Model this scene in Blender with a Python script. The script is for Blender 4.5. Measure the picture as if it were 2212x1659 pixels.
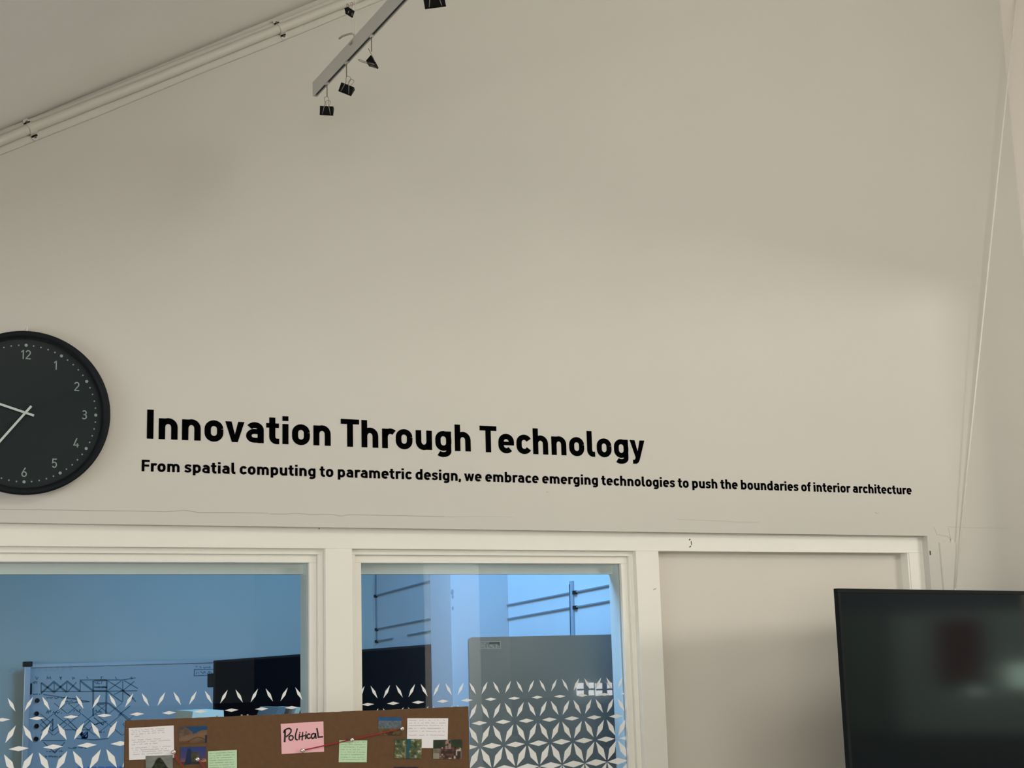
import bpy, bmesh, math, random
from mathutils import Vector, Matrix
random.seed(7)
S = bpy.context.scene
COL = S.collection
PI = math.pi
for o in list(bpy.data.objects):
    bpy.data.objects.remove(o)

# ------------------------------------------------------------------ camera
F_PX, YAW, PITCH, ROLL = 3173.0, .4649, .1847, -.0287
W_PX, H_PX = 2212.0, 1659.0
CAMD, CAMZ = 3.5, 1.6
FWD = Vector((math.sin(YAW)*math.cos(PITCH), math.cos(YAW)*math.cos(PITCH), math.sin(PITCH)))
R0 = Vector((math.cos(YAW), -math.sin(YAW), 0)); U0 = R0.cross(FWD)
RT = math.cos(ROLL)*R0 + math.sin(ROLL)*U0; UP = -math.sin(ROLL)*R0 + math.cos(ROLL)*U0
CAM = Vector((0, -CAMD, CAMZ))
cd = bpy.data.cameras.new('camera'); cam = bpy.data.objects.new('camera', cd); COL.objects.link(cam)
M = Matrix((RT, UP, -FWD)).transposed().to_4x4(); M.translation = CAM; cam.matrix_world = M
cd.sensor_width = 36.0; cd.lens = 36.0*F_PX/W_PX; cd.clip_start = .05; cd.clip_end = 100
S.camera = cam

def ray(px, py): return FWD + ((px-W_PX/2)/F_PX)*RT - ((py-H_PX/2)/F_PX)*UP
def at(px, py, Y=0.0):                    # where the sight line meets the vertical plane y = Y
    d = ray(px, py); return CAM + d*((Y+CAMD)/d.y)
def atx(px, py, X):
    d = ray(px, py); return CAM + d*(X/d.x)
def atd(px, py, t): return CAM + ray(px, py)*t

# ------------------------------------------------------------------ world, light, exposure
wd = bpy.data.worlds.new('world'); S.world = wd; wd.use_nodes = True
wd.node_tree.nodes['Background'].inputs[0].default_value = (.80, .88, 1, 1)
wd.node_tree.nodes['Background'].inputs[1].default_value = .35
S.view_settings.view_transform = 'Standard'; S.view_settings.look = 'None'
S.view_settings.gamma = 1; S.view_settings.exposure = 0; S.view_settings.use_curve_mapping = False

def area(name, loc, target, sx, sy, power, col):
    l = bpy.data.lights.new(name, 'AREA'); l.shape = 'RECTANGLE'; l.size = sx; l.size_y = sy
    l.energy = power; l.color = col
    o = bpy.data.objects.new(name, l); COL.objects.link(o); o.location = loc
    o.rotation_euler = (Vector(target)-Vector(loc)).to_track_quat('-Z', 'Y').to_euler()
    return o
area('daylight_left_window', (-3.80, -3.4, 1.5), (10, -2.0, 1.9), 3.6, 1.3, 82, (.90, .95, 1))
area('daylight_front_window', (-1.9, -8.55, 1.65), (.6, 0, 1.7), 3.0, 1.4, 124, (1, .93, .83))
area('upper_wall_fill', (2.0, -3.1, 3.55), (3.3, 0, 3.1), 1.4, 1.0, 36, (1, .97, .90))  # added fill for the upper wall and right corner; the ceiling has no opening
pl = area('column_fill', (2.3, -4.3, 3.2), (3.66, -4.8, 1.9), .3, .3, 20, (1, .97, .92)); pl.data.spread = math.radians(70)  # added lamp, brightens the column for its reflection in the panes
bl = area('bay_wall_fill', (7.9, -2.9, 3.05), (9.4, -2.9, 1.2), .8, .3, 60, (.92, 1, .94))  # added lamp, lights the felt boards that the television reflects
area('bay_lamp', (7.6, -6.5, 3.2), (7.6, -6.5, 0), 2.5, 2.5, 90, (.92, 1, .95))
area('side_bay_ceiling_light', (7.3, -5.3, 2.95), (2.0, 0, 1.5), 2.0, 1.0, 125, (1, .91, .79))
area('skylight_next_room', (1.45, .55, 2.7), (2.35, .9, 1.7), .6, .6, 33, (.22, .52, 1))
area('skylight_next_room_far', (-.6, 1.2, 2.9), (-.4, 2.4, 1.2), 1.2, .8, 4.5, (.36, .68, .95))

# ------------------------------------------------------------------ materials
def mat(name, col, rough=.6, metal=0, spec=.5, noise=0, nscale=8, bump=0, bscale=60, emit=0, coat=0):
    m = bpy.data.materials.new(name); m.use_nodes = True; nt = m.node_tree; b = nt.nodes['Principled BSDF']
    b.inputs['Base Color'].default_value = (*col, 1); b.inputs['Roughness'].default_value = rough
    b.inputs['Metallic'].default_value = metal; b.inputs['Specular IOR Level'].default_value = spec
    b.inputs['Coat Weight'].default_value = coat
    if emit:
        b.inputs['Emission Color'].default_value = (*col, 1); b.inputs['Emission Strength'].default_value = emit
    tc = nt.nodes.new('ShaderNodeTexCoord')
    if noise:
        n = nt.nodes.new('ShaderNodeTexNoise'); n.inputs['Scale'].default_value = nscale; n.inputs['Detail'].default_value = 6
        r = nt.nodes.new('ShaderNodeValToRGB')
        r.color_ramp.elements[0].position = .3; r.color_ramp.elements[1].position = .7
        r.color_ramp.elements[0].color = (*[c*(1-noise) for c in col], 1)
        r.color_ramp.elements[1].color = (*[min(1, c*(1+noise)) for c in col], 1)
        nt.links.new(tc.outputs['Object'], n.inputs['Vector']); nt.links.new(n.outputs['Fac'], r.inputs[0])
        nt.links.new(r.outputs[0], b.inputs['Base Color'])
    if bump:
        n = nt.nodes.new('ShaderNodeTexNoise'); n.inputs['Scale'].default_value = bscale; n.inputs['Detail'].default_value = 4
        u = nt.nodes.new('ShaderNodeBump'); u.inputs['Strength'].default_value = bump; u.inputs['Distance'].default_value = .004
        nt.links.new(tc.outputs['Object'], n.inputs['Vector']); nt.links.new(n.outputs['Fac'], u.inputs['Height'])
        nt.links.new(u.outputs[0], b.inputs['Normal'])
    return m
def glassmat(name, tint, f0=.07):
    m = bpy.data.materials.new(name); m.use_nodes = True; nt = m.node_tree
    for n in list(nt.nodes): nt.nodes.remove(n)
    out = nt.nodes.new('ShaderNodeOutputMaterial'); mx = nt.nodes.new('ShaderNodeMixShader')
    tr = nt.nodes.new('ShaderNodeBsdfTransparent'); tr.inputs[0].default_value = (*tint, 1)
    gl = nt.nodes.new('ShaderNodeBsdfGlossy'); gl.inputs['Roughness'].default_value = 0; gl.inputs['Color'].default_value = (1, 1, 1, 1)
    lw = nt.nodes.new('ShaderNodeLayerWeight'); lw.inputs[0].default_value = .5
    # schlick: f0 + (1-f0)*facing^5 on either side of the pane
    p = nt.nodes.new('ShaderNodeMath'); p.operation = 'POWER'; p.inputs[1].default_value = 5
    q = nt.nodes.new('ShaderNodeMath'); q.operation = 'MULTIPLY_ADD'; q.inputs[1].default_value = 1-f0; q.inputs[2].default_value = f0
    nt.links.new(lw.outputs['Facing'], p.inputs[0]); nt.links.new(p.outputs[0], q.inputs[0])
    nt.links.new(q.outputs[0], mx.inputs[0]); nt.links.new(tr.outputs[0], mx.inputs[1]); nt.links.new(gl.outputs[0], mx.inputs[2])
    nt.links.new(mx.outputs[0], out.inputs[0])
    return m
def vcolmat(name, rough=.35):
    m = bpy.data.materials.new(name); m.use_nodes = True; nt = m.node_tree; b = nt.nodes['Principled BSDF']
    a = nt.nodes.new('ShaderNodeAttribute'); a.attribute_name = 'print'
    nt.links.new(a.outputs['Color'], b.inputs['Base Color']); b.inputs['Roughness'].default_value = rough
    return m
WALL = mat('painted_plaster', (.64, .62, .565), .75, noise=.012, nscale=2.2, bump=.12, bscale=18)
CEIL = mat('ceiling_paint', (.90, .88, .83), .8, noise=.02, nscale=2, bump=.1, bscale=15)
SIDE = mat('side_wall_paint', (.90, .85, .77), .75, noise=.01, nscale=3)
TRIM = mat('gloss_white_timber', (.88, .86, .78), .42, noise=.015, nscale=6, bump=.08, bscale=30)
PANEL = mat('infill_panel_paint', (.70, .66, .58), .5, noise=.015, nscale=3, bump=.1, bscale=14)
CONDUIT = mat('white_conduit', (.66, .635, .57), .5)
CRACK = mat('crack_shadow', (.33, .30, .25), .9)
DARKHOLE = mat('dark_hole', (.06, .045, .03), .9)
BLACKV = mat('black_vinyl', (.002, .002, .0025), .8, spec=0)
CLK_RIM = mat('clock_rim_black', (.003, .005, .008), .55, spec=.2)
CLK_FACE = mat('clock_face', (.008, .015, .017), .6, spec=.25)
CLK_MARK = mat('clock_mark_grey', (.30, .37, .35), .6)
CLK_HAND = mat('clock_hand_pale', (.60, .66, .63), .5)
CLK_SIDE = mat('clock_side_grey', (.30, .29, .27), .35, metal=.3)
GLASS = glassmat('window_glass', (.92, .96, .97), .030)
CLKGLASS = glassmat('clock_glass', (.97, .98, .98), .03)
FROST = mat('frosted_film', (.92, .92, .89), .6)
BOARD = mat('brown_board', (.118, .058, .022), .85, noise=.10, nscale=90, bump=.15, bscale=200)
NEXTW = mat('next_room_wall', (.54, .56, .50), .8, noise=.03, nscale=3)
NEXTW2 = mat('next_room_side_wall', (.66, .67, .67), .8, noise=.04, nscale=4)
NEXTP = mat('next_room_pilaster', (.50, .50, .50), .8)
SEAM = mat('trunking_grey', (.22, .26, .30), .6)
GREYB = mat('grey_board_back', (.25, .26, .26), .6, spec=.2)
WBOARD = mat('whiteboard_enamel', (.48, .50, .50), .35)
WBINK = mat('marker_ink_dark', (.12, .20, .23), .7)
WBINK2 = mat('marker_ink_blue', (.16, .28, .50), .7)
ALU = mat('aluminium', (.55, .56, .56), .4, metal=.6)
BLACKP = mat('black_plastic', (.006, .008, .009), .5, spec=.15)
SCREEN = mat('dark_screen', (.004, .005, .006), .09, spec=.5)
SCREEN2 = mat('dark_display', (.003, .004, .006), .5, spec=.0)
CLIPB = mat('clip_black', (.004, .004, .005), .5, spec=.12)
STEEL = mat('steel_wire', (.42, .39, .33), .35, metal=.7)
CORD = mat('brown_cord', (.20, .15, .10), .8)
RAILW = mat('rail_white', (.68, .67, .64), .5)
RAILD = mat('rail_slot', (.05, .045, .055), .7)
PAPER = mat('white_paper', (.82, .79, .80), .8)
PINK = mat('pink_paper', (.86, .47, .50), .8)
GREEN = mat('green_paper', (.52, .71, .46), .8)
PENG = mat('grey_pencil', (.50, .48, .50), .9)
PENG2 = mat('green_note_ink', (.30, .44, .31), .9)
INK = mat('black_marker', (.012, .008, .01), .7)
RED = mat('red_string', (.34, .012, .018), .7)
PINM = mat('pin_silver', (.78, .72, .66), .22, metal=.85)
CABLE = mat('white_cable', (.90, .87, .80), .45)
FLOOR = mat('carpet_grey', (.42, .40, .37), .9, noise=.15, nscale=40)
DESK = mat('desk_laminate', (.38, .39, .40), .5)
MAROON = mat('maroon_felt', (.11, .025, .03), .9)
SAGE = mat('green_grey_felt', (.14, .18, .15), .9)
PHOTO = vcolmat('photo_print')
WHITEP = mat('white_partition', (.80, .80, .78), .6)
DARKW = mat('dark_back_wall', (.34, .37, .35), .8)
TEAL = mat('teal_plastic', (.02, .35, .36), .4)

# ------------------------------------------------------------------ helpers
def link(name, me, m, parent=None, kind=None):
    me.materials.append(m)
    o = bpy.data.objects.new(name, me); COL.objects.link(o)
    if parent: o.parent = parent
    if kind: o['kind'] = kind
    return o
def obj(name, bm, m, parent=None, kind=None, smooth=False):
    bmesh.ops.recalc_face_normals(bm, faces=bm.faces)
    me = bpy.data.meshes.new(name); bm.to_mesh(me); bm.free()
    if smooth:
        for p in me.polygons: p.use_smooth = True
    return link(name, me, m, parent, kind)
def empty(name, loc=(0, 0, 0), kind=None, parent=None):
    o = bpy.data.objects.new(name, None); COL.objects.link(o); o.location = loc; o.empty_display_size = .05
    if kind: o['kind'] = kind
    if parent: o.parent = parent
    return o
def tag(o, label, cat, group=None):
    o['label'] = label; o['category'] = cat
    if group: o['group'] = group
    return o
def box(bm, x0, x1, y0, y1, z0, z1):
    v = [bm.verts.new((x, y, z)) for x in (x0, x1) for y in (y0, y1) for z in (z0, z1)]
    for f in ((0, 1, 3, 2), (4, 6, 7, 5), (0, 4, 5, 1), (2, 3, 7, 6), (0, 2, 6, 4), (1, 5, 7, 3)):
        bm.faces.new([v[i] for i in f])
    return v
def bx(*a, bev=0):
    bm = bmesh.new(); box(bm, *a)
    if bev: bmesh.ops.bevel(bm, geom=bm.edges[:], offset=bev, segments=2, affect='EDGES', profile=.7)
    return bm
def prism(bm, pts, y0, y1, place=None):
    """polygon of (x, z) pairs extruded along y"""
    P = place or (lambda x, y, z: (x, y, z))
    a = [bm.verts.new(P(x, y0, z)) for x, z in pts]; b = [bm.verts.new(P(x, y1, z)) for x, z in pts]
    n = len(pts); bm.faces.new(a); bm.faces.new(b[::-1])
    for i in range(n): bm.faces.new((a[i], b[i], b[(i+1) % n], a[(i+1) % n]))
def tube(bm, pts, r, seg=8, closed=False):
    pts = [Vector(p) for p in pts]; rings = []
    n = len(pts); up = None
    for i, p in enumerate(pts):
        if closed: t = (pts[(i+1) % n]-pts[i-1]).normalized()
        else: t = (pts[min(i+1, n-1)]-pts[max(i-1, 0)]).normalized()
        if up is None:
            up = Vector((0, 0, 1)) if abs(t.z) < .9 else Vector((0, 1, 0))
        a = t.cross(up).normalized(); b = t.cross(a).normalized(); up = -b if False else a.cross(t).normalized()
        b = up
        rings.append([bm.verts.new(p+r*(math.cos(2*PI*k/seg)*a+math.sin(2*PI*k/seg)*b)) for k in range(seg)])
    for i in range(n if closed else n-1):
        A, B = rings[i], rings[(i+1) % n]
        for k in range(seg): bm.faces.new((A[k], A[(k+1) % seg], B[(k+1) % seg], B[k]))
    if not closed:
        bm.faces.new(rings[0][::-1]); bm.faces.new(rings[-1])
def disc(bm, c, r, y0, y1, seg=24):
    prism(bm, [(c[0]+r*math.cos(2*PI*k/seg), c[1]+r*math.sin(2*PI*k/seg)) for k in range(seg)], y0, y1)
def stroke(bm, pts, w, y0, y1, place=None, caps=False):
    """a pen stroke of constant width w along 2D pts, mitred joins"""
    P = place or (lambda x, y, z: (x, y, z))
    q = [Vector(p) for p in pts]
    q = [q[0]]+[b for a, b in zip(q, q[1:]) if (b-a).length > 1e-6]
    n = len(q)
    if n < 2: return
    L, R = [], []
    for i in range(n):
        d0 = (q[i]-q[i-1]).normalized() if i else None
        d1 = (q[i+1]-q[i]).normalized() if i < n-1 else None
        d0 = d0 or d1; d1 = d1 or d0
        t = (d0+d1)
        t = t.normalized() if t.length > 1e-6 else d0
        nn = Vector((-t.y, t.x)); c = max(.45, abs(t.dot(d0)))
        p = q[i]
        if caps and i == 0: p = p-d0*w*.35
        if caps and i == n-1: p = p+d0*w*.35
        L.append(p+nn*(w/2/c)); R.append(p-nn*(w/2/c))
    rows = []
    for l, r in zip(L, R):
        rows.append([bm.verts.new(P(l.x, y0, l.y)), bm.verts.new(P(r.x, y0, r.y)), bm.verts.new(P(r.x, y1, r.y)), bm.verts.new(P(l.x, y1, l.y))])
    for A, B in zip(rows, rows[1:]):
        for k in range(4): bm.faces.new((A[k], A[(k+1) % 4], B[(k+1) % 4], B[k]))
    bm.faces.new(rows[0]); bm.faces.new(rows[-1][::-1])
def arc(cx, cy, rx, ry, a0, a1, n=10):
    return [(cx+rx*math.cos(math.radians(a0+(a1-a0)*i/n)), cy+ry*math.sin(math.radians(a0+(a1-a0)*i/n))) for i in range(n+1)]

# ------------------------------------------------------------------ lettering (a round-cornered engineering sans)
BOWL = arc(.3, .43, .2, .205, 0, 180)+arc(.3, .29, .2, .205, 180, 360)+[(.5, .43)]
w_ = .19
G = {   # advance width, strokes (points, width), polygons
 'I': (.19, [([(.095, 0), (.095, 1)], w_)], []),
 'T': (.64, [([(0, .915), (.64, .915)], .17), ([(.32, 0), (.32, .95)], w_)], []),
 'F': (.58, [([(.095, 0), (.095, 1)], w_), ([(.095, .915), (.58, .915)], .17), ([(.095, .50), (.54, .50)], .17)], []),
 'H': (.66, [([(.095, 0), (.095, 1)], w_), ([(.565, 0), (.565, 1)], w_), ([(.095, .5), (.565, .5)], .17)], []),
 'C': (.62, [(arc(.32, .69, .225, .225, 12, 180)+arc(.32, .31, .225, .225, 180, 348), w_)], []),
 'n': (.58, [([(.095, 0), (.095, .72)], w_), (arc(.29, .42, .195, .215, 180, 0)+[(.485, 0)], w_)], []),
 'h': (.58, [([(.095, 0), (.095, 1)], w_), (arc(.29, .42, .195, .215, 180, 0)+[(.485, 0)], w_)], []),
 'm': (.92, [([(.095, 0), (.095, .72)], w_), (arc(.277, .44, .182, .195, 180, 0)+[(.459, 0)], .18), (arc(.641, .44, .182, .195, 180, 0)+[(.823, 0)], .18)], []),
 'r': (.42, [([(.095, 0), (.095, .72)], w_), (arc(.29, .42, .195, .215, 180, 48), w_)], []),
 'o': (.60, [(BOWL, w_)], []),
 'c': (.55, [(arc(.3, .43, .2, .205, 28, 180)+arc(.3, .29, .2, .205, 180, 332), w_)], []),
 'e': (.60, [([(.5, .33)]+arc(.3, .43, .2, .205, 0, 180)+arc(.3, .29, .2, .205, 180, 318), w_), ([(.1, .365), (.595, .365)], .13)], []),
 'a': (.58, [([(.485, 0), (.485, .46)]+arc(.29, .46, .195, .175, 0, 148), w_), ([(.485, .405), (.27, .405)]+arc(.27, .25, .175, .155, 90, 270)+[(.485, .095)], .165)], []),
 't': (.43, [([(.2, .93), (.2, .25)]+arc(.35, .25, .15, .165, 180, 270)+[(.43, .085)], w_), ([(.0, .645), (.42, .645)], .15)], []),
 'i': (.19, [([(.095, 0), (.095, .72)], w_), ([(.095, .83), (.095, 1.0)], w_)], []),
 'l': (.31, [([(.095, 1), (.095, .25)]+arc(.235, .25, .14, .165, 180, 270)+[(.31, .085)], w_)], []),
 'u': (.58, [([(.095, .72)]+arc(.29, .30, .195, .215, 180, 360), w_), ([(.485, 0), (.485, .72)], w_)], []),
 'g': (.59, [(BOWL, .185), ([(.495, .72), (.495, -.02)]+arc(.29, -.02, .205, .135, 0, -142), w_*.93)], []),
 'p': (.60, [(BOWL, w_), ([(.1, .72), (.1, -.22)], w_)], []),
 'b': (.60, [(BOWL, w_), ([(.1, 1), (.1, 0)], w_)], []),
 'd': (.60, [(BOWL, w_), ([(.5, 1), (.5, 0)], w_)], []),
 's': (.53, [([(.49, .55), (.42, .615), (.28, .638), (.16, .615), (.105, .54), (.115, .46), (.2, .405), (.34, .345), (.425, .28), (.435, .19), (.38, .11), (.26, .083), (.13, .105), (.045, .175)], .165)], []),
 'f': (.40, [([(.40, .915), (.34, .915)]+arc(.33, .76, .15, .155, 90, 180)+[(.18, 0)], w_), ([(0, .645), (.39, .645)], .15)], []),
 'v': (.62, [], [[(0, .72), (.2, .72), (.31, .26), (.42, .72), (.62, .72), (.405, 0), (.215, 0)]]),
 'w': (.90, [], [[(0, .72), (.19, .72), (.275, .29), (.375, .72), (.525, .72), (.625, .29), (.71, .72), (.90, .72), (.72, 0), (.55, 0), (.45, .41), (.35, 0), (.18, 0)]]),
 'y': (.62, [], [[(0, .72), (.2, .72), (.315, .26), (.42, .72), (.62, .72), (.385, -.07), (.335, -.17), (.25, -.225), (.11, -.225), (.11, -.065), (.18, -.06), (.215, -.02), (.222, .04)]]),
 ',': (.19, [([(.1, .19), (.1, .05), (.045, -.12)], .17)], []),
}
def glyph_mesh(ch, size, th, squeeze=1.0, wf=1.0):
    bm = bmesh.new(); adv, st, po = G[ch]
    pl = lambda x, y, z: (x*size*squeeze, y, z*size)
    for pts, w in st: stroke(bm, pts, w*wf, -th, 0, pl)
    for p in po: prism(bm, p, -th, 0, pl)
    bmesh.ops.recalc_face_normals(bm, faces=bm.faces)
    me = bpy.data.meshes.new('letter'); bm.to_mesh(me); bm.free(); return me
SB = {'v': (.012, .012), 'w': (.012, .012), 'y': (.012, .012), 'T': (.015, .015), 't': (.02, .04), 'f': (.02, .01), 'r': (.075, .01), 'o': (.055, .055),
      'c': (.055, .03), 'e': (.055, .045), 'a': (.04, .07), 's': (.035, .035), 'l': (.075, .03), 'g': (.055, .07), 'd': (.055, .075), 'b': (.075, .055),
      'p': (.075, .055), 'I': (.10, .10), 'F': (.09, .02), ',': (.03, .04), 'i': (.075, .075)}
def lettering(root, text, x0, x1, z, size, y, m, gap=.0, space=.30, mirror=1):
    sb = lambda c: SB.get(c, (.075, .075))
    def adv(c): return space if c == ' ' else G[c][0]+sum(sb(c))+gap
    tot = sum(adv(c) for c in text)-gap-sb(text[0])[0]-sb(text[-1])[1]
    k = (x1-x0)*mirror/(tot*size); print('squeeze', k)
    cache = {}; x = -sb(text[0])[0]
    for c in text:
        if c != ' ':
            if c not in cache:
                cache[c] = glyph_mesh(c, size, .0012, k, 1.05); cache[c].materials.append(m)
            o = bpy.data.objects.new('letter', cache[c]); COL.objects.link(o)
            o.parent = root; o.location = Vector((x0+mirror*(x+sb(c)[0])*size*k, y, z))-root.location
            if mirror < 0: o.rotation_euler = (0, 0, PI)
        x += adv(c)

# ================================================================== the setting
OZ, OX1, OX0 = 1.936, 3.174, -1.6          # wall opening that takes the timber screen
XR, XRF = 3.694, -4.0                      # right and left wall
slope = .6036
def ceil_z(x): return 2.616+slope*x
XB = -.6
ZL = ceil_z(XB)
bm = bmesh.new()
prism(bm, [(XRF, 0), (OX0, 0), (OX0, OZ), (OX1, OZ), (OX1, 0), (XR, 0), (XR, ceil_z(XR)), (XB, ZL), (XRF, ZL)], 0, .14)
wall_back = obj('wall_back', bm, WALL, kind='structure')
bm = bmesh.new()
prism(bm, [(XRF-.1, ZL), (XB, ZL), (XR+.1, ceil_z(XR+.1)), (XR+.1, ceil_z(XR+.1)+.12), (XB-.03, ZL+.12), (XRF-.1, ZL+.12)], -8.9, .14)
ceiling = obj('ceiling', bm, CEIL, kind='structure')
obj('floor', bx(-5.2, 9.6, -10.2, 4.2, -.1, 0), FLOOR, kind='structure')
# side walls with real window openings
def wall_x(name, xa, xb, y0, y1, z1, wy0, wy1, wz0, wz1, m):
    bm = bmesh.new()
    box(bm, xa, xb, y0, wy0, 0, z1); box(bm, xa, xb, wy1, y1, 0, z1)
    box(bm, xa, xb, wy0, wy1, 0, wz0); box(bm, xa, xb, wy0, wy1, wz1, z1)
    return obj(name, bm, m, kind='structure')
YF = -8.8
box_ = bmesh.new()
box(box_, XR, XR+.12, -.42, 0, 0, ceil_z(XR)); box(box_, XR, XR+.12, -4.2, -.42, 2.75, ceil_z(XR)); box(box_, XR, XR+.12, -5.0, -4.2, 0, ceil_z(XR))
obj('wall_right', box_, SIDE, kind='structure')
obj('wall_right_rear', bx(XR, XR+.12, YF, -5.0, 0, ceil_z(XR)), mat('dim_reflection_dark', (.045, .06, .08), .8), kind='structure')  # rear stretch coloured dark so that the panes mirror it dim
wall_x('wall_left', XRF-.1, XRF, YF, 0, ZL, -5.4, -1.4, .80, 2.20, WALL)
bm = bmesh.new()
prism(bm, [(XRF, 0), (XR, 0), (XR, ceil_z(XR)), (XB, ZL), (XRF, ZL)], YF-.1, YF)
obj('wall_front', bm, WALL, kind='structure')
# the side bay beyond the opening, dimmer
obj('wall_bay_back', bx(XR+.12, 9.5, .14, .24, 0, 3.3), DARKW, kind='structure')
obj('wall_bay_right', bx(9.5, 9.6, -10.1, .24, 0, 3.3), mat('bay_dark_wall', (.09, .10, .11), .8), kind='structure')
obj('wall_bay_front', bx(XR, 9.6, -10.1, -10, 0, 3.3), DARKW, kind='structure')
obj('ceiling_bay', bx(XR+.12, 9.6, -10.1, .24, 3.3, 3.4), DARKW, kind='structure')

# cracks, marks and scars of the gable wall and screen -- their own geometry, children of the wall
def mark(name, pts, w, m, parent, Y, th=.0006, px=True):
    bm = bmesh.new()
    P = [at(a, b, Y) for a, b in pts] if px else [Vector((a, 0, b)) for a, b in pts]
    stroke(bm, [(p.x, p.z) for p in P], w, Y-th, Y+.0003)
    return obj(name, bm, m, parent)
CRK = mat('hairline_crack', (.44, .41, .35), .9)
CRK2 = mat('faint_crack', (.565, .54, .48), .9)
mark('plaster_crack', [(0, 1100), (90, 1101), (200, 1103), (280, 1103.5), (360, 1105.5), (400, 1102), (428, 1107), (500, 1107), (580, 1108.5)], .0012, CRK, wall_back, 0)
mark('plaster_crack', [(582, 1110), (615, 1110.5), (640, 1108.5), (660, 1110.5), (720, 1111.5), (738, 1115), (750, 1112), (860, 1113.5), (960, 1116)], .0012, CRK, wall_back, 0)
mark('plaster_crack', [(960, 1116), (1040, 1116), (1110, 1117)], .0008, CRK2, wall_back, 0)
mark('plaster_crack', [(1465, 1122), (1520, 1123.5), (1560, 1125), (1590, 1127), (1640, 1128)], .0012, CRK2, wall_back, 0)
mark('plaster_crack', [(2045, 1137), (2062, 1138.5), (2110, 1140), (2180, 1140.5)], .0016, CRK2, wall_back, 0)
mark('plaster_crack', [(2017, 1138), (2021, 1146), (2024, 1155), (2034, 1156), (2046, 1158), (2052, 1163), (2056, 1172), (2060, 1178)], .0022, CRK2, wall_back, 0)
mark('plaster_crack', [(2048, 1140), (2051, 1150), (2053, 1162), (2053, 1172)], .002, CRK2, wall_back, 0)
mark('plaster_crack', [(2050, 1176), (2056, 1180), (2052, 1190), (2049, 1200), (2051, 1208)], .0016, CRK2, wall_back, 0)
mark('paint_scuff', [(1180, 1062), (1186, 1064)], .003, CRK2, wall_back, 0)
mark('paint_scuff', [(1890, 1107), (1895, 1109), (1899, 1108)], .003, CRK2, wall_back, 0)
mark('nail_hole', [(2009, 1190), (2009.6, 1199)], .0045, DARKHOLE, wall_back, 0)
# raised filler patch with lumpy skin right of the screen
bm = bmesh.new()
random.seed(3)
for cx, cy, r in ((2043, 1182, .011), (2058, 1172, .009), (2060, 1186, .008), (2047, 1198, .010), (2052, 1215, .007), (2040, 1168, .007), (2062, 1200, .005)):
    c = at(cx, cy, 0)
    n = 9; top = []
    pts = [(c.x+r*(.8+.4*random.random())*math.cos(2*PI*k/n), c.z+r*1.4*(.8+.4*random.random())*math.sin(2*PI*k/n)) for k in range(n)]
    base = [bm.verts.new((x, 0.0004, z)) for x, z in pts]
    mid = [bm.verts.new((c.x+(x-c.x)*.75, -.0012, c.z+(z-c.z)*.75)) for x, z in pts]
    for k in range(n): bm.faces.new((base[k], base[(k+1) % n], mid[(k+1) % n], mid[k]))
    bm.faces.new(mid)
obj('plaster_patch', bm, WALL, wall_back, smooth=True)
# plaster lip: the wall skin steps out beside the screen
A, B, C2, D2 = at(2027.5, 1172), at(2036, 1271), at(2066, 1271), at(2074, 1172)
bm = bmesh.new()
bot = B+(B-A)*6
prism(bm, [(A.x, A.z), (bot.x, bot.z), (bot.x+.062, bot.z), (A.x+.09, A.z)], -.0035, .001)
bmesh.ops.bevel(bm, geom=[e for e in bm.edges if all(v.co.y < 0 for v in e.verts)], offset=.002, segments=2, affect='EDGES')
obj('plaster_lip', bm, WALL, wall_back)

# ------------------------------------------------------------------ timber screen in the opening
FY = .024                                  # front face of the screen
Z0W, Z1W = .95, 1.885
trim = empty('trim_1', (0, FY, 0), 'structure')
def tb(name, x0, x1, z0, z1, y0=FY, y1=.12, m=TRIM, parent=trim, bev=.0012):
    bm = bx(x0, x1, y0-parent.location.y, y1-parent.location.y, z0, z1, bev=bev)
    return obj(name, bm, m, parent)
tb('rail', OX0, OX1, Z1W, OZ)
tb('rail', OX0, OX1, .87, Z0W)
tb('rail', OX0, OX1, 0, .1)
tb('stile', OX0, OX0+.05, .1, Z1W)
tb('stile', 1.230, 1.301, .1, Z1W)
tb('stile', 2.138, 2.212, .1, Z1W)
tb('stile', 3.118, OX1, .1, Z1W)
tb('rail', OX0+.05, 1.230, .1, .87, FY+.033, .12, PANEL)
tb('rail', 1.301, 2.138, .1, .87, FY+.033, .12, PANEL)
pn = obj('wall_infill', bx(2.212, 3.118, FY+.033, .12, .95, Z1W), PANEL, kind='structure')
pn2 = obj('wall_infill', bx(2.212, 3.118, FY+.033, .12, .1, .87), PANEL, kind='structure')
# slim bead round the infill panel's right side
tb('bead', 3.112, 3.118, Z0W, Z1W, FY+.002, FY+.033)
mark('screw_hole', [(688.5, 1139), (689.5, 1143)], .0025, DARKHOLE, trim, FY).location = (0, -FY, 0)
for pts, w in (([(1489, 1164.5), (1490.5, 1166.5)], .005), ([(1493, 1169), (1494, 1178)], .0022), ([(1490, 1180), (1491.5, 1182)], .005)):
    mark('chip', pts, w, DARKHOLE, trim, FY).location = (0, -FY, 0)
mark('chip', [(1411, 1274), (1413, 1273), (1417, 1271)], .002, CRK, trim, FY).location = (0, -FY, 0)

def ringframe(bm, x0, x1, z0, z1, w, y0, y1):
    box(bm, x0, x1, y0, y1, z1-w, z1); box(bm, x0, x1, y0, y1, z0, z0+w)
    box(bm, x0, x0+w, y0, y1, z0+w, z1-w); box(bm, x1-w, x1, y0, y1, z0+w, z1-w)
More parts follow.
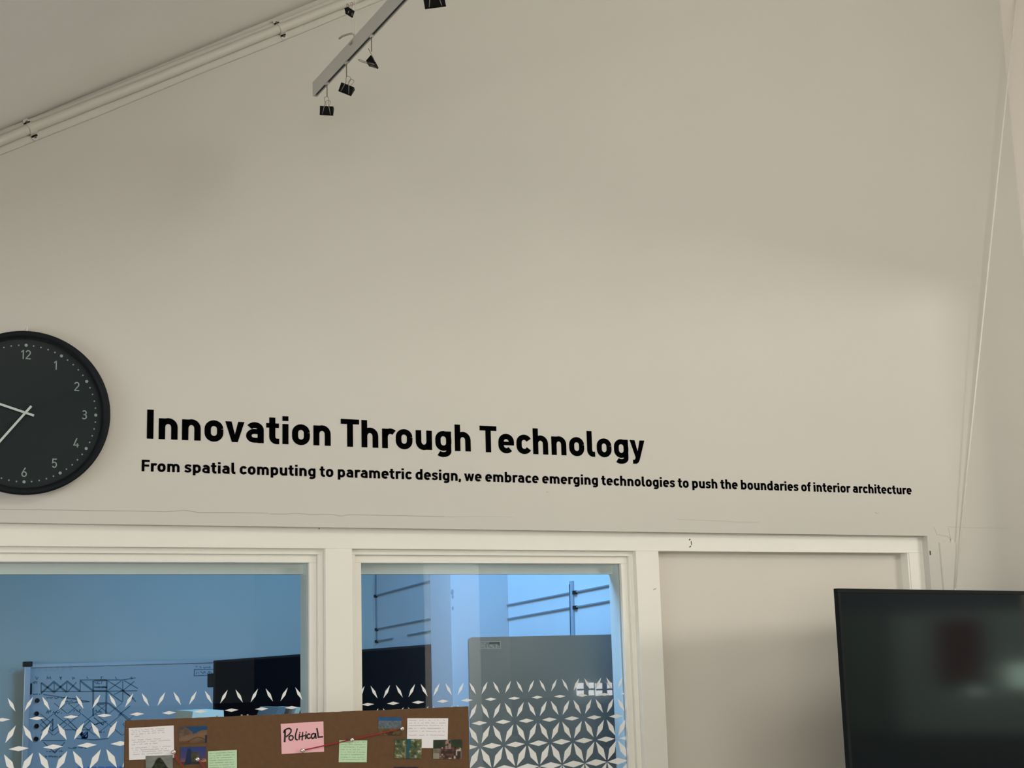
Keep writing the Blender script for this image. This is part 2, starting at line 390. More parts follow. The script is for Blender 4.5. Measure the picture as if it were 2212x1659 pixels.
# frosted lattice: a triangular lattice whose edges are slim diamonds, fatter row by row
p1, p2 = at(79.9, 1551.2, .06), at(627.6, 1529, .06)
DA = .0
def build_window(name, x0, x1, phase, pitch):
    w = empty(name, (0, FY, 0), 'structure')
    off = -FY
    bm = bmesh.new(); ringframe(bm, x0, x1, Z0W, Z1W, .014, .040+off, .119+off)
    bmesh.ops.bevel(bm, geom=bm.edges[:], offset=.0009, segments=1, affect='EDGES'); obj('outer_bead', bm, TRIM, w)
    bm = bmesh.new(); ringframe(bm, x0+.014, x1-.014, Z0W+.014, Z1W-.014, .020, .050+off, .062+off)
    bmesh.ops.bevel(bm, geom=bm.edges[:], offset=.0012, segments=1, affect='EDGES'); obj('inner_bead', bm, TRIM, w)
    bm = bmesh.new(); ringframe(bm, x0+.014, x1-.014, Z0W+.014, Z1W-.014, .021, .068+off, .118+off)
    obj('back_bead', bm, TRIM, w)
    gx0, gx1, gz0, gz1 = x0+.030, x1-.030, Z0W+.03, Z1W-.030
    obj('pane', bx(gx0-.01, gx1+.01, .0635+off, .0665+off, gz0-.01, gz1+.01), GLASS, w)
    obj('back_batten', bx(x0+.034, x1-.034, .100+off, .118+off, 1.8255, Z1W-.034, bev=.001), TRIM, w)
    # diamonds
    h = pitch*.866; zt = 1.4965; n = 0
    ix0, ix1 = x0+.034, x1-.034
    cache = {}
    def dm(L, T, a):
        k = (round(L, 5), round(T, 5), a)
        if k not in cache:
            b = bmesh.new(); c, s = math.cos(math.radians(a)), math.sin(math.radians(a))
            prism(b, [(u*c-v*s, u*s+v*c) for u, v in ((-L/2, 0), (0, -T/2), (L/2, 0), (0, T/2))], -.0004, 0)
            bmesh.ops.recalc_face_normals(b, faces=b.faces)
            me = bpy.data.meshes.new('frosted_diamond'); b.to_mesh(me); b.free(); me.materials.append(FROST); cache[k] = me
        return cache[k]
    for row in range(-1, 4):
        z = zt-row*h
        ox = phase+(pitch/2 if row % 2 else 0)
        L, T = (.0345+.0105*max(0, row)), (.0080+.0032*max(0, row))
        i0 = int((ix0-ox)/pitch)-2
        for i in range(i0, i0+int((ix1-ix0)/pitch)+5):
            cx = ox+i*pitch
            items = []
            if row >= 0: items.append((cx, z, 0, L, T))
            # the two diagonals below this row, starting at the vertex right of cx
            vx = cx+pitch/2
            Ld, Td = (.0365+.0072*(row+1)), (.0078+.0036*(row+1))
            items.append((vx+pitch/4, z-h/2, -60, Ld, Td)); items.append((vx-pitch/4, z-h/2, 60, Ld, Td))
            for px_, pz_, a, l, t in items:
                ex = l/2*abs(math.cos(math.radians(a)))+ (0 if a == 0 else t/2)
                if px_-ex < ix0 or px_+ex > ix1:
                    # clip against the bead: keep the visible part
                    c, s = math.cos(math.radians(a)), math.sin(math.radians(a))
                    poly = [(px_+u*c-v*s, pz_+u*s+v*c) for u, v in ((-l/2, 0), (0, -t/2), (l/2, 0), (0, t/2))]
                    def clip(poly, f):
                        out = []
                        for k in range(len(poly)):
                            A_, B_ = poly[k-1], poly[k]; fa, fb = f(A_), f(B_)
                            if (fa >= 0) != (fb >= 0):
                                u = fa/(fa-fb); out.append((A_[0]+(B_[0]-A_[0])*u, A_[1]+(B_[1]-A_[1])*u))
                            if fb >= 0: out.append(B_)
                        return out
                    poly = clip(poly, lambda q: q[0]-ix0)
                    if len(poly) > 2: poly = clip(poly, lambda q: ix1-q[0])
                    if len(poly) < 3: continue
                    b = bmesh.new(); prism(b, poly, .0631+off, .0635+off); obj('frosted_diamond', b, FROST, w)
                else:
                    o = bpy.data.objects.new('frosted_diamond', dm(l, t, a)); COL.objects.link(o); o.parent = w
                    o.location = (px_, .0635+off, pz_)
    return w
ph1 = at(79.9, 1551.2, .063).x
pit = (at(627.6, 1529, .063).x-at(222.9, 1545.4, .063).x)/6.0
# second window: diamond centres at 794.6 .. 1257.8, seven... measured
ph2 = at(794.6, 1521.8, .063).x
pit2 = (at(1257.8, 1504.3, .063).x-ph2)/8.0
print('pitch', pit, pit2)
build_window('window_1', OX0+.05, 1.230, ph1, pit)
build_window('window_2', 1.301, 2.138, ph2, .0688)

# ------------------------------------------------------------------ the next room, behind the glass
NB = 2.5                                   # its back wall
cx_ = at(806, 1400, NB).x                  # corner of back wall and side wall
obj('wall_beyond', bx(-5, cx_+.1, NB, NB+.1, 0, 3.0), NEXTW, kind='structure')
obj('wall_beyond_right', bx(cx_, cx_+.1, .14, NB, 0, 3.0), NEXTW2, kind='structure')
obj('wall_beyond_left', bx(-5.1, -5, .14, NB, 0, 3.0), NEXTW, kind='structure')
obj('ceiling_beyond', bx(-5, cx_+.1, .14, NB+.1, 3.0, 3.1), NEXTW, kind='structure')
# pilaster on the side wall: left strip is its side, right strip its front
py1 = None
xf = cx_-.22
pr = atx(932, 1450, xf); yback = pr.y
pf = atx(974, 1300, xf); yfront = pf.y
pil = obj('wall_pilaster', bx(xf, cx_, yfront, yback, 0, 3.0, bev=.003), NEXTP, kind='structure')
pil['kind'] = 'structure'
for (a, b), r in (((977, 1279), .011), ((978, 1289), .008), ((978, 1314), .007)):
    p = at(a, b, yfront); bm = bmesh.new()
    prism(bm, [(p.x+r*.5*math.cos(k*PI/3+.3)*(1+.3*math.sin(5*k)), p.z+r*math.sin(k*PI/3+.3)) for k in range(6)], yfront-.001, yfront+.0005)
    obj('chipped_plaster', bm, SEAM, pil)
# surface trunking on the side wall
def onside(px, py): return atx(px, py, cx_)
def trunk(name, pts, w, m=SEAM, parent=None):
    bm = bmesh.new(); P = [onside(a, b) for a, b in pts]
    stroke(bm, [(p.y, p.z) for p in P], w, cx_-.006, cx_+.002, lambda u, x, v: (x, u, v))
    return obj(name, bm, m, parent)
sw = bpy.data.objects['wall_beyond_right']
for pts, w in (([(1081, 1310.3), (1233, 1280.6)], .0045), ([(1081, 1340), (1233, 1312.8)], .0045),
               ([(1244, 1279), (1330, 1262)], .0045), ([(1244.6, 1311.5), (1330, 1296)], .0045),
               ([(1050, 1314), (1064, 1312)], .0045), ([(1050, 1345), (1064, 1342.5)], .0045)):
    trunk('cable_run', pts, w, SEAM, sw)
RAILG = mat('trunking_pale', (.36, .40, .45), .5)
for pts, w in (([(1049, 1225), (1052, 1400)], .005), ([(1070.5, 1225), (1072.5, 1400)], .011), ([(1080, 1295), (1082, 1400)], .006)):
    trunk('cable_trunking', pts, w, RAILG if w < .01 else SEAM, sw)
trunk('cable_trunking', [(1236.5, 1255), (1240, 1400)], .022, RAILG, sw)
trunk('cable_trunking', [(1233.5, 1262), (1236.5, 1400)], .006, SEAM, sw)
for pts, w in (([(812.9, 1225), (812.9, 1287)], .006), ([(812.9, 1287), (930, 1255.3)], .006), ([(815, 1359), (931, 1336.3)], .005),
               ([(815, 1385), (850, 1379)], .0045), ([(882, 1372), (932, 1362.9)], .005), ([(813.5, 1290), (815, 1385)], .004)):
    trunk('cable_run', pts, w, SEAM, sw)
for a, b in ((813, 1287), (815, 1359), (815, 1385), (1081, 1310), (1081, 1340), (1244, 1279), (1244.6, 1311.5)):
    p = onside(a, b); obj('cable_clip', bx(cx_-.008, cx_, p.y-.010, p.y+.010, p.z-.007, p.z+.0045), BLACKP, sw)

# whiteboard on its stand in front of the back wall
WY = 2.44
tl, tr = at(66, 1441, WY), at(520, 1428, WY)
ztop = at(200, 1437, WY).z
wb = tag(empty('whiteboard', (tl.x, WY, 0)), 'whiteboard on a stand seen through the left window, covered in a marker timetable', 'whiteboard')
def wloc(o): o.location = -Vector(wb.location); return o
wloc(obj('writing_surface', bx(tl.x, tr.x, WY, WY+.02, ztop-1.1, ztop), WBOARD, wb))
wloc(obj('frame', (lambda b: (ringframe(b, tl.x-.012, tr.x+.012, ztop-1.11, ztop+.010, .012, WY-.006, WY+.024), b)[1])(bmesh.new()), ALU, wb))
pl_ = at(60, 1437, WY-.02)
wloc(obj('post', bx(pl_.x-.013, pl_.x+.010, WY-.03, WY-.006, .08, pl_.z, bev=.003), ALU, wb))
wloc(obj('post_cap', bx(pl_.x-.017, pl_.x+.016, WY-.034, WY+.0, pl_.z-.006, pl_.z+.014, bev=.004), BLACKP, wb))
wloc(obj('post', bx(tr.x-.013, tr.x+.010, WY-.03, WY-.006, .08, ztop-.03, bev=.003), ALU, wb))
wloc(obj('foot', bx(pl_.x-.02, pl_.x+.02, WY-.3, WY+.04, 0, .08, bev=.01), ALU, wb))
wloc(obj('foot', bx(tr.x-.02, tr.x+.02, WY-.3, WY+.04, 0, .08, bev=.01), ALU, wb))
def wbpx(x, y): p = at(x/6.407, 1400+y/6.407, WY-.001); return (p.x, p.z)
ink = bmesh.new(); inkthin = bmesh.new(); inkb = bmesh.new()
def wl(b, pts, w=.0035): stroke(b, [wbpx(*p) for p in pts], w, WY-.0012, WY)
for pts in ([(570, 480), (750, 610), (930, 460), (1110, 600)], [(575, 620), (745, 465), (925, 610)], [(1110, 450), (1285, 590)],
            [(1290, 590), (1470, 590)], [(1290, 450), (1290, 940)], [(1480, 445), (1475, 590), (1465, 930)], [(1340, 765), (1470, 760)],
            [(1300, 450), (1480, 445)], [(1300, 540), (1480, 545)]):
    wl(ink, pts, .0068)
for pts in ([(570, 480), (570, 640)], [(750, 480), (750, 600)], [(925, 480), (925, 600)], [(1110, 450), (1110, 600)], [(930, 610), (1060, 470)],
            [(1100, 440), (1700, 440), (1880, 410)], [(1490, 450), (1700, 580), (1880, 740)], [(1500, 580), (1680, 450)], [(1700, 450), (1700, 730)],
            [(1720, 450), (1910, 560)], [(1700, 590), (1860, 460)], [(1480, 590), (1690, 745), (1700, 730)], [(1580, 640), (1690, 590), (1860, 700)],
            [(570, 600), (1280, 600), (1900, 590)], [(600, 640), (1240, 740)], [(950, 760), (1240, 740)], [(560, 980), (720, 1150), (920, 990)],
            [(570, 1150), (740, 980)], [(930, 980), (1100, 1150), (1250, 1000)], [(900, 1130), (1250, 1130)], [(730, 980), (730, 1150)], [(1480, 750), (1700, 930), (1880, 1100)],
            [(1640, 930), (1800, 800)], [(1300, 1060), (1480, 1010)], [(1300, 960), (1420, 1060)], [(560, 1280), (900, 1280)], [(600, 1300), (760, 1450), (900, 1300)],
            [(1060, 1250), (1300, 1270), (1500, 1250)]):
    wl(inkthin, pts, .0036)
for k in range(7):
    for r_ in range(3):
        x0_, y0_ = 560+190*k, 760+150*r_
        if (k+r_) % 3: wl(inkthin, [(x0_, y0_), (x0_+180, y0_+145)], .0024)
        if (k+2*r_) % 3: wl(inkthin, [(x0_+180, y0_), (x0_, y0_+145)], .0022)
random.seed(11)
def scrawl(b, x0, x1, y, amp, w, fn, step=9):
    x = x0; run = []
    while x < x1:
        run.append((x, y+random.uniform(-amp, amp))); x += step*random.uniform(.6, 1.4)
        if random.random() < .13:
            if len(run) > 1: fn(b, run, w)
            run = []; x += step*1.2
    if len(run) > 1: fn(b, run, w)
for x0, x1, y, amp in ((450, 540, 480, 22), (455, 560, 635, 10), (640, 1130, 690, 10), (900, 1220, 735, 10), (640, 860, 880, 26), (1020, 1140, 870, 30), (1310, 1420, 480, 18),
                       (1310, 1470, 540, 9), (1310, 1410, 870, 26), (1330, 1450, 1050, 16), (1350, 1450, 785, 12), (640, 870, 1430, 14), (620, 880, 1500, 12), (940, 1200, 1380, 10), (1320, 1460, 1160, 12)):
    scrawl(inkthin, x0, x1, y, amp, .003, wl)
for x, ch in ((490, [(0, 0), (20, 40), (40, 5)]), (650, [(0, 40), (5, 0), (25, 30), (45, 0), (55, 40)]), (825, [(0, 0), (15, 20), (30, 0), (15, 20), (15, 45)]), (1000, [(0, 0), (8, 35), (25, 10), (35, 35)]),
              (1200, [(0, 0), (20, 30)]), (1400, [(0, 0), (25, 3), (0, 3), (3, 35)]), (1595, [(0, 0), (18, 35)]), (1810, [(15, 0), (0, 15), (22, 25), (5, 40)])):
    wl(inkthin, [(x+a, 395+b) for a, b in ch], .003)
for k in range(5):
    wl(inkb, [(1165+50*math.cos(a*.7+k), 1205+45*math.sin(a*.9+k*2)) for a in range(8)], .004)
scrawl(inkb, 445, 515, 243, 8, .004, wl)
scrawl(inkb, 1060, 1700, 1650, 6, .006, wl)
# box with a word near the display
def wb2(x, y): return (x*6.407/7.9+0, 0)
def wl5(b, pts, w=.003):
    stroke(b, [(lambda p: (p.x, p.z))(at(400+x/7.9, 1390+y/7.9, WY-.001)) for x, y in pts], w, WY-.0012, WY)
wl5(ink, [(480, 440), (158, 445), (155, 550), (480, 540)], .004)
scrawl(inkthin, 185, 470, 495, 22, .0028, wl5, 11); scrawl(inkthin, 180, 440, 405, 18, .0028, wl5, 14)
wl5(inkthin, [(0, 340), (470, 332)], .002)
wloc(obj('marker_drawing', ink, WBINK, wb, 'stuff')); wloc(obj('marker_notes', inkthin, WBINK, wb, 'stuff')); wloc(obj('blue_marker_notes', inkb, WBINK2, wb, 'stuff'))
for x, y, r in ((515, 725, .0085), (507, 908, .0085), (507, 1080, .0085), (500, 1257, .0085)):
    p = at(x/6.407, 1400+y/6.407, WY-.006); bm = bmesh.new(); disc(bm, (p.x, p.z), r, WY-.008, WY, 16)
    mg = obj('magnet', bm, BLACKP); tag(mg, 'round dark magnet, %s in the column at the whiteboard\'s left end' % {725: 'topmost', 908: 'second from top', 1080: 'third from top', 1257: 'fourth from top'}[y], 'magnet', 'round magnets on the whiteboard')
p = at(420/6.407, 1400+560/6.407, WY-.006)
t_ = obj('marker_pen', bx(p.x-.006, p.x+.006, WY-.010, WY, p.z-.022, p.z+.02, bev=.003), BLACKP)
tag(t_, 'stubby black marker stuck upright on the whiteboard near the post', 'marker')

# large dark display standing across the corner
pa, pb = at(461, 1427, 1.95), at(1000, 1386.5, 1.45)
dd = (Vector((pb.x, pb.y, 0))-Vector((pa.x, pa.y, 0))); dl = dd.length
disp = tag(empty('display', (pa.x, pa.y, 0)), 'large dark display on a stand seen through both windows, beside the whiteboard', 'display')
disp.rotation_euler = (0, 0, math.atan2(dd.y, dd.x))
def slant(bm, x0, x1, y0, y1, z0, extra=0):
    k = (pb.z-pa.z)/dl
    v = box(bm, x0, x1, y0, y1, z0, 1)
    for q in v:
        if q.co.z > .99 and z0 < .99: q.co.z = pa.z+k*q.co.x+extra
    return bm
wid = dl*.99
obj('bezel', slant(bmesh.new(), 0, wid, 0, .045, .80), BLACKP, disp)
obj('screen', slant(bmesh.new(), .008, wid-.008, -.002, .0, .81, -.008), SCREEN2, disp)
obj('stand_pole', bx(wid*.45, wid*.45+.06, .05, .10, .05, 1.3, bev=.004), BLACKP, disp)
obj('stand_base', bx(wid*.2, wid*.8, -.12, .28, 0, .05, bev=.01), BLACKP, disp)
q_ = at(455, 1467, 1.95)
obj('bracket', bx(-.026, .0, .01, .05, q_.z-.03, q_.z+.02, bev=.004), BLACKP, disp)

# grey board right behind the second pane
GY = .22
ga, gb = at(1012.5, 1377, GY), at(1330, 1371.3, GY)
gx1 = 2.13+.3
gbm = bmesh.new(); cr = .010
prism(gbm, [(ga.x, .35), (gx1, .35)]+arc(gx1-cr, ga.z-cr, cr, cr, 0, 90, 6)+arc(ga.x+cr, ga.z-cr, cr, cr, 90, 180, 6), GY, GY+.008)
gr = tag(empty('display_board', (ga.x, GY, 0)), 'grey board standing right behind the second window, small sticker in its upper corner', 'board')
def gloc(o): o.location = -Vector(gr.location); return o
gloc(obj('panel', gbm, GREYB, gr))
gloc(obj('leg', bx(ga.x+.1, ga.x+.14, GY, GY+.03, 0, .35), ALU, gr)); gloc(obj('leg', bx(gx1-.14, gx1-.1, GY, GY+.03, 0, .35), ALU, gr))
STK = mat('sticker_pale', (.42, .46, .43), .6); STKD = mat('sticker_green', (.012, .06, .05), .6)
def gp(x, y): p = at(1000+x/5.549, 1360+y/5.549, GY-.001); return (p.x, p.z)
bm = bmesh.new()
for pts in ([(205, 148), (452, 143)], [(205, 228), (452, 228)], [(208, 148), (208, 230)], [(449, 145), (449, 230)]): stroke(bm, [gp(*p) for p in pts], .0016, GY-.0012, GY)
for pts in ([(228, 165), (228, 215)], [(250, 165), (250, 210), (272, 212)], [(250, 165), (275, 165)], [(250, 188), (270, 188)], [(292, 175), (292, 215), (312, 215)], [(325, 210), (325, 188), (345, 188), (345, 212)],
            [(360, 188), (360, 212), (378, 212)], [(392, 190), (410, 190), (395, 212), (412, 212)], [(425, 190), (425, 214)]):
    stroke(bm, [gp(*p) for p in pts], .0022, GY-.0012, GY)
s1 = gloc(obj('sticker', bm, STK, gr))
bm = bmesh.new(); stroke(bm, [gp(318, 163), (gp(436, 158))], .0035, GY-.0014, GY); stroke(bm, [gp(430, 160), gp(432, 190)], .0022, GY-.0014, GY)
gloc(obj('sticker_print', bm, STKD, gr))

# pale box by the display and slanted slabs modelled after glass reflections, seen just above the pin board
px_a = at(392, 1552, 1.3); px_b = at(463, 1533, 1.3)
PALE = mat('pale_blue_box', (.92, .86, .66), .6)
cab = tag(obj('low_cabinet', bx(px_a.x-.03, at(655, 1550, 1.3).x+.05, 1.1, 1.5, 0, px_a.z-.055, bev=.004), GREYB), 'grey low cabinet in the next room, hidden behind the brown pin board', 'cabinet')
bm = bmesh.new()
prism(bm, [(px_a.x, px_a.z-.055), (at(468, 1552, 1.3).x, px_a.z-.055), (px_b.x+.003, px_b.z), (at(400, 1534, 1.3).x, px_b.z)], 1.2, 1.42)
tag(obj('pale_box', bm, PALE), 'pale blue box with sloping ends, seen left of the dark display', 'box')
for (xa, xb, lean), m, lb in (((571, 592, 10), mat('blue_reflection', (.16, .17, .16), .5), 'blue-grey slab standing in for a reflection, left of the brown one, behind the left pane'),
                    ((597, 606, 11), mat('brown_reflection', (.22, .10, .05), .6), 'slim brown slab standing in for a reflection, between a blue-grey and a pale one'),
                    ((611, 624, 9), mat('pale_reflection', (.60, .50, .34), .6), 'pale slab standing in for a reflection, right of the brown one, behind the left pane')):
    a, b = at(xa, 1545, 1.3), at(xb, 1545, 1.3); c = at(xa+lean, 1527, 1.3); bm = bmesh.new()
    base = px_a.z-.055; dx = (c.x-a.x)
    prism(bm, [(a.x-dx, base), (b.x-dx, base), (b.x+dx*.6, c.z), (a.x+dx, c.z)], 1.2, 1.40)
    tag(obj('reflection_slab', bm, m), lb, 'reflection_slab')

# ================================================================== wall clock
R_ = .190
cc = Vector((.489, 0, 2.186))
clock = tag(empty('wall_clock', (cc.x, 0, cc.z)), 'round black wall clock with pale hands and grey numerals, hung left of the lettering', 'clock')
def lathe(prof, seg=96):
    bm = bmesh.new(); rings = []
    for r, y in prof:
        rings.append([bm.verts.new((r*math.cos(2*PI*k/seg), y, r*math.sin(2*PI*k/seg))) for k in range(seg)] if r > 1e-6 else [bm.verts.new((0, y, 0))])
    for A_, B_ in zip(rings, rings[1:]):
        for k in range(seg):
            if len(A_) == 1: bm.faces.new((A_[0], B_[k], B_[(k+1) % seg]))
            elif len(B_) == 1: bm.faces.new((A_[k], A_[(k+1) % seg], B_[0]))
            else: bm.faces.new((A_[k], A_[(k+1) % seg], B_[(k+1) % seg], B_[k]))
    return bm
obj('case', lathe([(0, -.001), (R_-.004, -.001), (R_-.003, -.034), (R_-.006, -.036)]), CLK_SIDE, clock, smooth=False)
obj('rim', lathe([(R_-.003, -.032), (R_, -.034), (R_, -.040), (R_-.004, -.042), (R_-.014, -.040), (R_-.017, -.030), (R_-.017, -.024)]), CLK_RIM, clock, smooth=True)
obj('face', lathe([(0, -.026), (R_-.016, -.026), (R_-.016, -.022), (0, -.022)]), CLK_FACE, clock)
TILT = .0165
bm = bmesh.new()
for k in range(60):
    a = PI/2-k*PI/30+TILT; r = .1590
    rr = .0036 if k % 5 == 0 else .0018
    disc(bm, (r*math.cos(a), r*math.sin(a)), rr, -.0268, -.026, 12)
obj('minute_dots', bm, CLK_MARK, clock)
DG = {'1': (.34, [[(.02, .74), (.24, .95)], [(.24, .99), (.24, 0)]]),
      '2': (.58, [arc(.28, .71, .22, .235, 165, -35)+[(.06, .06)], [(.03, .055), (.56, .055)]]),
      '3': (.56, [arc(.27, .73, .2, .21, 150, -90), [(.18, .52), (.27, .52)], arc(.27, .285, .225, .235, 90, -150)]),
      '4': (.62, [[(.36, .98), (.06, .24), (.60, .24)], [(.43, .45), (.43, 0)]]),
      '5': (.56, [[(.52, .94), (.12, .94), (.09, .55), (.16, .60)]+arc(.28, .33, .215, .28, 100, -150)]),
      '6': (.58, [[(.40, .99), (.14, .52)], arc(.29, .30, .225, .245, 0, 360, 20)]),
      '7': (.54, [[(.02, .94), (.50, .94), (.2, 0)]]),
      '8': (.58, [arc(.29, .73, .19, .21, 0, 360, 20), arc(.29, .28, .225, .235, 0, 360, 20)]),
      '9': (.58, [[(.18, .01), (.44, .48)], arc(.29, .70, .225, .245, 0, 360, 20)]),
      '0': (.58, [arc(.29, .70, .22, .245, 0, 180)+arc(.29, .30, .22, .245, 180, 360)+[(.51, .70)]])}
for k in range(1, 13):
    a = PI/2-k*PI/6+TILT; r = .137; size = .0215; t = str(k)
    wtot = sum(DG[c][0] for c in t)+.12*(len(t)-1)
    rr_ = r if k in (12, 6) else r*.97
    bm = bmesh.new(); x = rr_*math.cos(a)-wtot*size/2; z = rr_*math.sin(a)-size/2
    for c in t:
        for s in DG[c][1]: stroke(bm, [(x+u*size, z+v*size) for u, v in s], .115*size, -.0268, -.026)
        x += (DG[c][0]+.12)*size
    obj('numeral', bm, CLK_MARK, clock)
def hand(name, ang, L, tail, w, y):
    bm = bmesh.new(); c, s = math.cos(ang), math.sin(ang)
    stroke(bm, [(-tail*c, -tail*s), (L*c, L*s)], w, y-.0012, y)
    return obj(name, bm, CLK_HAND, clock)
hand('minute_hand', math.radians(180+52), .150, .020, .0052, -.032)
hand('hour_hand', math.radians(180-17), .100, .020, .0052, -.030)
bm = bmesh.new(); disc(bm, (0, 0), .0030, -.0345, -.026, 16); obj('hand_pin', bm, CLK_HAND, clock)
obj('cover_glass', lathe([(0, -.0380), (R_-.014, -.0380)]), CLKGLASS, clock)
obj('hanging_hook', bx(-.0035, -.0010, -.030, 0.0, R_-.004, R_+.012, bev=.0004), mat('white_hook', (.8, .8, .76), .5), clock)

# ================================================================== wall lettering
t1 = tag(empty('wall_lettering', (.775, 0, 2.142)), "large black wall lettering reading 'Innovation Through Technology'", 'lettering')
lettering(t1, 'Innovation Through Technology', .774, at(1393, 985).x, 2.142, .0705, 0, BLACKV, space=.27)
t2 = tag(empty('wall_lettering', (.763, 0, 2.064)), "small black line of wall lettering beginning 'From spatial computing', under the large title", 'lettering')
lettering(t2, 'From spatial computing to parametric design, we embrace emerging technologies to push the boundaries of interior architecture',
          .763, at(1969, 1065).x, 2.063, .0277, 0, BLACKV, gap=.01, space=.25)
# matching lettering on the wall behind, seen mirrored in the glass
h1 = at(162, 1443, 8.8); h0 = at(-160, 1452, 8.8)
t3 = tag(empty('wall_lettering', (h1.x, -8.8, h1.z-.02)), "wall lettering reading 'Human Centred' on the wall behind the camera", 'lettering')
lettering(t3, 'Human Centred', h1.x, h0.x, h1.z-.02, .046, -8.8, BLACKV, mirror=-1)

# ================================================================== conduit pair along the roof line
c0a, c0b = at(0, 334, -.013), at(660, 66, -.013)
dirc = Vector((c0b.x-c0a.x, 0, c0b.z-c0a.z)).normalized(); perp = Vector((-dirc.z, 0, dirc.x))
RC = .0125
SW = .0535                       # width of the strip across the wall
def linep(s, off, y=-RC): q = c0a+dirc*s+perp*off; q.y = y; return q
conduit = tag(empty('ceiling_conduit', c0a), 'white painted conduit clipped on a flat strip along the sloping top of the wall', 'conduit')
def cloc(o): o.location = -Vector(conduit.location); return o
bm = bmesh.new(); n = 26; sec = []
for i in range(n+1):
    u = -1.2+4.2*i/n; w = .0010*math.sin(i*1.9)
    sec.append([bm.verts.new(linep(u, o_+w, y_)) for o_, y_ in ((0, .001), (0, -.0075), (.003, -.0095), (SW*.46, -.0095), (SW*.48, -.0070), (SW*.5, -.0070), (SW*.52, -.0095), (SW-.003, -.0095), (SW, -.0075), (SW, .001))])
for A_, B_ in zip(sec, sec[1:]):
    for k in range(10): bm.faces.new((A_[k], A_[(k+1) % 10], B_[(k+1) % 10], B_[k]))
bm.faces.new(sec[0]); bm.faces.new(sec[-1][::-1])
cloc(obj('cover_strip', bm, CONDUIT, conduit))
bm = bmesh.new()
tube(bm, [linep(-1.2+4.2*i/n, SW*.53+.0008*math.sin(i*1.7), -.0095-RC*.75) for i in range(n+1)], RC, 16)
cloc(obj('conduit_pipe', bm, CONDUIT, conduit, smooth=True))
SC = mat('screw_head', (.10, .09, .085), .5)
for (ux, uy), (lx, ly) in (((592, 46), (611, 78)), ((57, 264), (74, 298))):
    u = at(ux, uy, -.006); l = at(lx, ly, -.006)
    mid = (u+l)/2; s = (mid-c0a).dot(dirc)
    bm = bmesh.new()
    # saddle strap over the pipe with an ear on either side
    yb = -.0095; C_ = SW*.53; prof = [(C_+.020, yb-.0022), (C_+RC+.003, yb-.0022)]
    for i in range(13):
        a = PI*i/12; prof.append((C_+(RC+.0018)*math.cos(a), yb-RC*.75-(RC+.0018)*math.sin(a)))
    prof += [(C_-RC-.003, yb-.0022), (C_-.020, yb-.0022)]
    inner = [(C_+.020, yb+.0004), (C_+RC+.001, yb+.0004)]+[(C_+RC*.96*math.cos(PI*i/12), yb-RC*.75-RC*.96*math.sin(PI*i/12)) for i in range(13)]+[(C_-RC-.001, yb+.0004), (C_-.020, yb+.0004)]
    wS = .0080; N_ = len(prof)
    a_, b_, c_, d4 = [[bm.verts.new(linep(s+dx, o_, y_)) for o_, y_ in pr_] for dx in (-wS, wS) for pr_ in (prof, inner)]
    for i in range(N_-1):
        bm.faces.new((a_[i], a_[i+1], c_[i+1], c_[i])); bm.faces.new((b_[i], d4[i], d4[i+1], b_[i+1]))
        bm.faces.new((a_[i], b_[i], b_[i+1], a_[i+1])); bm.faces.new((c_[i], c_[i+1], d4[i+1], d4[i]))
    for i in (0, N_-1): bm.faces.new((a_[i], c_[i], d4[i], b_[i]))
    strap = cloc(obj('saddle_clip', bm, CONDUIT, conduit))
    for o_ in (1, -1):
        c = linep(s, C_+o_*.0205, 0)
        bm = bmesh.new(); disc(bm, (c.x, c.z), .0083, yb-.0022, yb+.0004, 18); obj('clip_ear', bm, CONDUIT, strap)
        bm = bmesh.new(); disc(bm, (c.x+.001, c.z), .0030, yb-.0032, yb-.002, 10); obj('screw', bm, SC, strap)

# ================================================================== hanging rail with binder clips
E0 = atd(681, 207, 3.45)
rd = -ray(-498, 1481); rd.z = 0; rd.normalize()            # rail runs level, towards the viewer
rail = tag(empty('hanging_rail', E0), 'white slotted rail hanging below the sloping ceiling, binder clips along it', 'rail')
side = Vector((rd.y, -rd.x, 0))
if side.x > 0: side = -side
def rp(s, a, z): return E0+rd*s+side*a+Vector((0, 0, z))
def railbox(s0, s1, a0, a1, z0, z1):
    bm = bmesh.new()
    v = [bm.verts.new(rp(s, a, z)-E0) for s in (s0, s1) for a in (a0, a1) for z in (z0, z1)]
    for f in ((0, 1, 3, 2), (4, 6, 7, 5), (0, 4, 5, 1), (2, 3, 7, 6), (0, 2, 6, 4), (1, 5, 7, 3)): bm.faces.new([v[i] for i in f])
    return bm
LR = 2.1
obj('rail_side', railbox(0, LR, .004, .0055, 0, .034), RAILW, rail)
obj('rail_side', railbox(0, LR, -.0065, -.0050, 0, .034), RAILW, rail)
obj('rail_top', railbox(0, LR, -.0050, .004, .030, .034), RAILW, rail)
obj('rail_lip', railbox(0, LR, .0025, .004, 0, .0015), RAILW, rail)
obj('rail_slot', railbox(.002, LR, -.0045, .0024, .003, .012), RAILD, rail)
obj('end_cap', railbox(-.003, 0, -.0065, .0055, -.001, .035), RAILW, rail)
def rail_s(px):          # distance along the rail at an image column
    lo, hi = -.2, 2.3
    for _ in range(40):
        m_ = (lo+hi)/2; p = rp(m_, 0, 0)-CAM; x = W_PX/2+F_PX*p.dot(RT)/p.dot(FWD)
        if x < px: lo = m_
        else: hi = m_
    return lo
